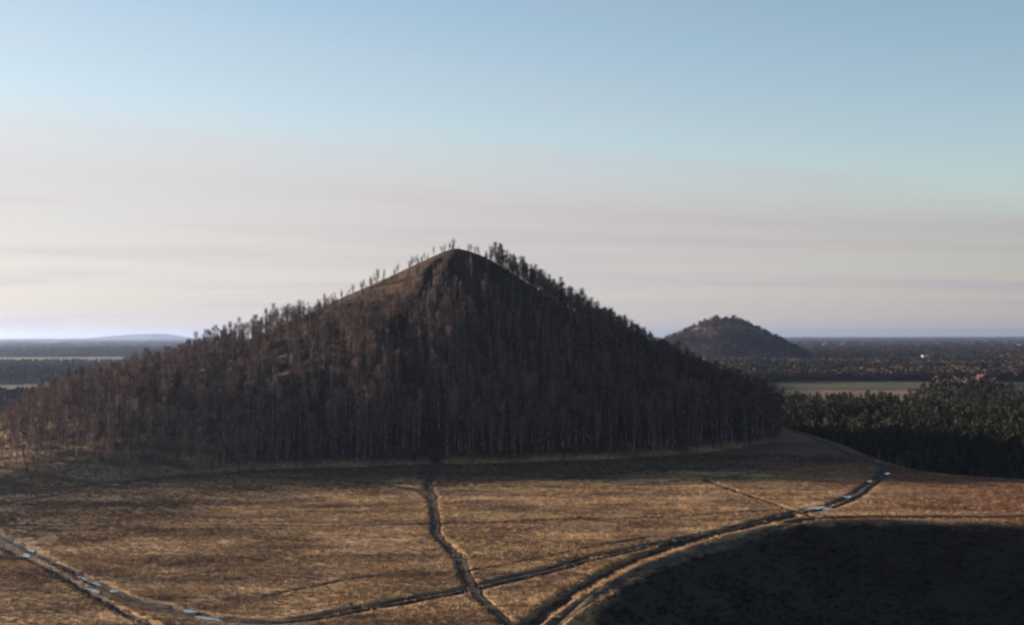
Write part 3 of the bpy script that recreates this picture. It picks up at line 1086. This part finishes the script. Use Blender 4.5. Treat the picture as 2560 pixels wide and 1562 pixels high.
# canopy of the farthest woods: uneven blocks of crowns standing on the plain
cx, cy, cw = [], [], []
for d0, d1, st in ((4700, 8000, 38), (8000, 14000, 75), (14000, 24500, 150)):
    x, y = jitter_grid(-.45 * d1, .45 * d1, d0, d1, st, r)
    k = (np.abs(x / y) < .45) & (fbm(x / 900, y / 700, 191, 3) > -.22) & ~inside(x, y, FIELDS[4])
    cx.append(x[k]); cy.append(y[k]); cw.append(np.full(k.sum(), st * .62))
cx, cy, cw = (np.concatenate(v) for v in (cx, cy, cw))
ch = r.uniform(7, 17, len(cx))
cb = np.array([(-1, -1, 0), (1, -1, 0), (1, 1, 0), (-1, 1, 0), (-.8, -.8, .8), (.8, -.8, .8), (.8, .8, .8), (-.8, .8, .8), (0, 0, 1)], float)
V = np.stack([cx, cy, np.full(len(cx), PLAIN - .5)], 1)[:, None] + cb[None] * np.stack([cw, cw, ch], 1)[:, None] * r.uniform(.75, 1.2, (len(cx), 9, 1))
off = (np.arange(len(cx)) * 9)[:, None, None]
q = np.array([(0, 1, 5, 4), (1, 2, 6, 5), (2, 3, 7, 6), (3, 0, 4, 7)])[None] + off
tt = np.array([(4, 5, 8), (5, 6, 8), (6, 7, 8), (7, 4, 8)])[None] + off
o = obj("forest", mesh("forest", V.reshape(-1, 3), [q.reshape(-1, 4), tt.reshape(-1, 3)], M_WOOD, smooth=False))
tag(o, "hazy forest canopy reaching to the horizon", "forest", kind="stuff")
print("canopy", len(cx))

# ------------------------------------------------------------------ meadow tussocks
def tuft(seed, n, h, rad, w):
    q = np.random.default_rng(seed)
    an = q.uniform(0, 6.28, n); rr = rad * np.sqrt(q.uniform(0, 1, n))
    P = np.stack([np.cos(an) * rr, np.sin(an) * rr, -.06 + 0 * an], 1)
    D = unit(np.stack([np.cos(an) * .55, np.sin(an) * .55, .9 + 0 * an], 1) + q.normal(scale=.3, size=(n, 3)))
    V, f = slivers(q, P, D, h * q.uniform(.5, 1.2, n), w * q.uniform(.6, 1.4, n))
    return mesh("tuft", V, f, M_TUFT, smooth=False)


TUFT = [tuft(500, 26, .42, .38, .05), tuft(501, 20, .55, .30, .05), tuft(502, 30, .30, .50, .05), tuft(503, 22, .36, .34, .06)]
TX, TY, TS = [], [], []
for y0, y1, step in ((168, 235, .58), (235, 310, .70), (310, 432, .92)):
    x, y = jitter_grid(-.385 * y1, .385 * y1, y0, y1, step, r)
    k = np.abs(x / y) < .375
    x, y = x[k], y[k]
    TX.append(x); TY.append(y); TS.append(r.uniform(.5, 1.1, len(x)) * (1 + .25 * (step - .7)))
TX, TY, TS = (np.concatenate(v) for v in (TX, TY, TS))
_, k1, h1 = field_base(TX, TY)
_, wn_ = ruts(TX, TY)
hz1 = hill_z(TX, TY)
dn = .78 + .75 * fbm(TX / 7, TY / 7, 201, 3)
dn = np.where(h1 > .35, 0, dn)
kk = (wn_ < r.uniform(.05, .75, len(TX))) & (k1 < .5) & (hz1 < 9) & (r.uniform(size=len(TX)) < dn)
TX, TY, TS, hz1, h1 = TX[kk], TY[kk], TS[kk], hz1[kk], h1[kk]
TS = TS * (.75 + .45 * (fbm(TX / 11, TY / 11, 203, 3) + .5))
TZ = np.maximum(ground_z(TX, TY), hz1)
M_TURF_SHADE = mat_two("shade_dulled_turf", (0.045, 0.034, 0.024), (0.115, 0.078, 0.050), 0.3, rnd=0.5)  # dull grass by the heap, coloured darker to strengthen the heap's shadow
TURF_SHADE = []
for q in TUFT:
    c = q.copy(); c.materials.clear(); c.materials.append(M_TURF_SHADE); TURF_SHADE.append(c)
tk = r.uniform(size=len(TX)) < turf_shade(TX, TY) * .95
scatter("grass", np.stack([TX, TY, TZ], 1), TS, r.uniform(0, 6.28, len(TX)), r.integers(0, 4, len(TX)) + np.where(tk, 4, 0), TUFT + TURF_SHADE,
        "tussocks of dry straw grass all over the meadow", "grass")
print("tufts", len(TX))
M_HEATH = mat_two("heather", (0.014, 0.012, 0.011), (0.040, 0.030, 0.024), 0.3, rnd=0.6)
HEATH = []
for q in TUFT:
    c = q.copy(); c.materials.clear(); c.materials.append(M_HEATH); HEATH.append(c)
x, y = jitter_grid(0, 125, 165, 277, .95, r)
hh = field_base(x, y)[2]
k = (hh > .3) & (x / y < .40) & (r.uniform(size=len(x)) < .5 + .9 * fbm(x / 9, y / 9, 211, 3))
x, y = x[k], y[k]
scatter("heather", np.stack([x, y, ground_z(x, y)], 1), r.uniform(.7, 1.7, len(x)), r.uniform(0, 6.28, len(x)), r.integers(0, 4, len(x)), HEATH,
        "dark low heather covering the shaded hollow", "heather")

# ------------------------------------------------------------------ houses on the plain
def box(x0, x1, y0, y1, z0, z1):
    V = np.array([(x, y, z) for z in (z0, z1) for y in (y0, y1) for x in (x0, x1)], float)
    f = np.array([(0, 2, 3, 1), (4, 5, 7, 6), (0, 1, 5, 4), (2, 6, 7, 3), (0, 4, 6, 2), (1, 3, 7, 5)])
    return V, f


M_PLASTER = mat_two("plaster", (0.14, 0.11, 0.09), (0.20, 0.16, 0.13), 0.5)
M_WHITE = mat_two("white_plaster", (0.34, 0.30, 0.27), (0.45, 0.41, 0.37), 0.5)
M_BRICKW = mat_two("red_brick", (0.070, 0.036, 0.030), (0.10, 0.050, 0.040), 0.6)
M_ROOFR = mat_two("red_roof_tiles", (0.075, 0.034, 0.027), (0.11, 0.048, 0.037), 0.8)
M_ROOFG = mat_two("grey_roof", (0.18, 0.19, 0.21), (0.28, 0.29, 0.31), 0.8)
M_GLASS, t, b = new_mat("window_glass")
b.inputs['Base Color'].default_value = (0.03, 0.035, 0.045, 1); b.inputs['Roughness'].default_value = 0.1


def house(cx, cy, w, dpt, hw, hr, rz, mw, mr, label, group=None):
    z = float(ground_z(cx, cy)[0])
    e = empty("house", (cx, cy, z - .1), rz)
    tag(e, label, "house", group)
    a, q = w / 2, dpt / 2
    V = np.array([(-a, -q, -.3), (a, -q, -.3), (a, q, -.3), (-a, q, -.3), (-a, -q, hw), (a, -q, hw), (a, q, hw), (-a, q, hw), (-a, 0, hw + hr), (a, 0, hw + hr)], float)
    obj("wall", mesh("wall", V, [np.array([(0, 1, 5, 4), (2, 3, 7, 6), (1, 2, 6, 5), (3, 0, 4, 7)]), np.array([(5, 6, 9), (7, 4, 8)])], mw, smooth=False), e)
    s = hr / q; ov = .4; th = .22
    A = Acc()
    for sg in (-1, 1):
        V = np.array([(x, sg * y, zz + dzz) for dzz in (.03, th) for (x, y, zz) in ((-a - ov, 0, hw + hr), (a + ov, 0, hw + hr), (a + ov, q + ov, hw - ov * s), (-a - ov, q + ov, hw - ov * s))], float)
        A.add(V, np.array([(0, 1, 2, 3), (4, 5, 6, 7), (0, 1, 5, 4), (1, 2, 6, 5), (2, 3, 7, 6), (3, 0, 4, 7)]))
    v, qf, tf = A.get()
    rf = obj("roof", mesh("roof", v, qf, mr, smooth=False), e)
    obj("chimney", mesh("chimney", *box(a * .3, a * .3 + .7, -.35, .35, hw + hr * .6, hw + hr + 1.0), M_BRICKW, smooth=False), rf)
    for wx in np.linspace(-a * .7, a * .7, max(2, int(w / 3))):
        for wz in ([1.0] if hw < 4.5 else [1.0, 3.8]):
            if abs(wx) < .5 and wz == 1.0:
                continue
            obj("window", mesh("window", *box(wx - .55, wx + .55, -q - .06, -q + .05, wz, wz + 1.4), M_GLASS, smooth=False), e)
    obj("door", mesh("door", *box(-.5, .5, -q - .07, -q + .05, -.1, 2.1), M_PBARK, smooth=False), e)
    return e


def hpix(Xp, dpt):
    return (Xp - 1280) / F * dpt, dpt


house(*hpix(2424, 1330), 11, 8, 3.4, 3.2, R(12), M_PLASTER, M_ROOFG, "low farmhouse with a grey roof beside the red house")
house(*hpix(2452, 1338), 8, 8, 5.4, 3.4, R(-60), M_BRICKW, M_ROOFR, "tall red house with a red roof beside the grey roofed farmhouse")
house(*hpix(2312, 2600), 13, 9, 6, 4, R(25), M_WHITE, M_WHITE, "white farm building far out on the plain by a narrow clearing")
house(*hpix(1918, 1395), 10, 8, 4, 3.4, R(40), M_PLASTER, M_ROOFR, "small house at the far end of the pale meadow strip")
house(*hpix(1873, 2240), 10, 8, 6, 3.4, R(30), M_WHITE, M_ROOFG, "pale house at the foot of the smaller far heap")
house(*hpix(192, 2120), 12, 8, 6, 4, R(30), M_WHITE, M_ROOFG, "pale farmhouse in the woods in front of the long straw field")

# ------------------------------------------------------------------ air
m = bpy.data.materials.new("haze")
m.use_nodes = True
m.node_tree.nodes.clear()
vo = m.node_tree.nodes.new('ShaderNodeVolumePrincipled')
vo.inputs['Color'].default_value = (0.29, 0.38, 0.60, 1)
vo.inputs['Density'].default_value = 4.3e-5
vo.inputs['Anisotropy'].default_value = 0.6
mo = m.node_tree.nodes.new('ShaderNodeOutputMaterial')
m.node_tree.links.new(vo.outputs[0], mo.inputs['Volume'])
V, f = box(-29500, 29500, -29500, 29500, -50, 118)
hzo = obj("haze", mesh("haze", V, f, m, smooth=False))
tag(hzo, "thin pale blue haze lying over the whole plain", "haze", kind="stuff")
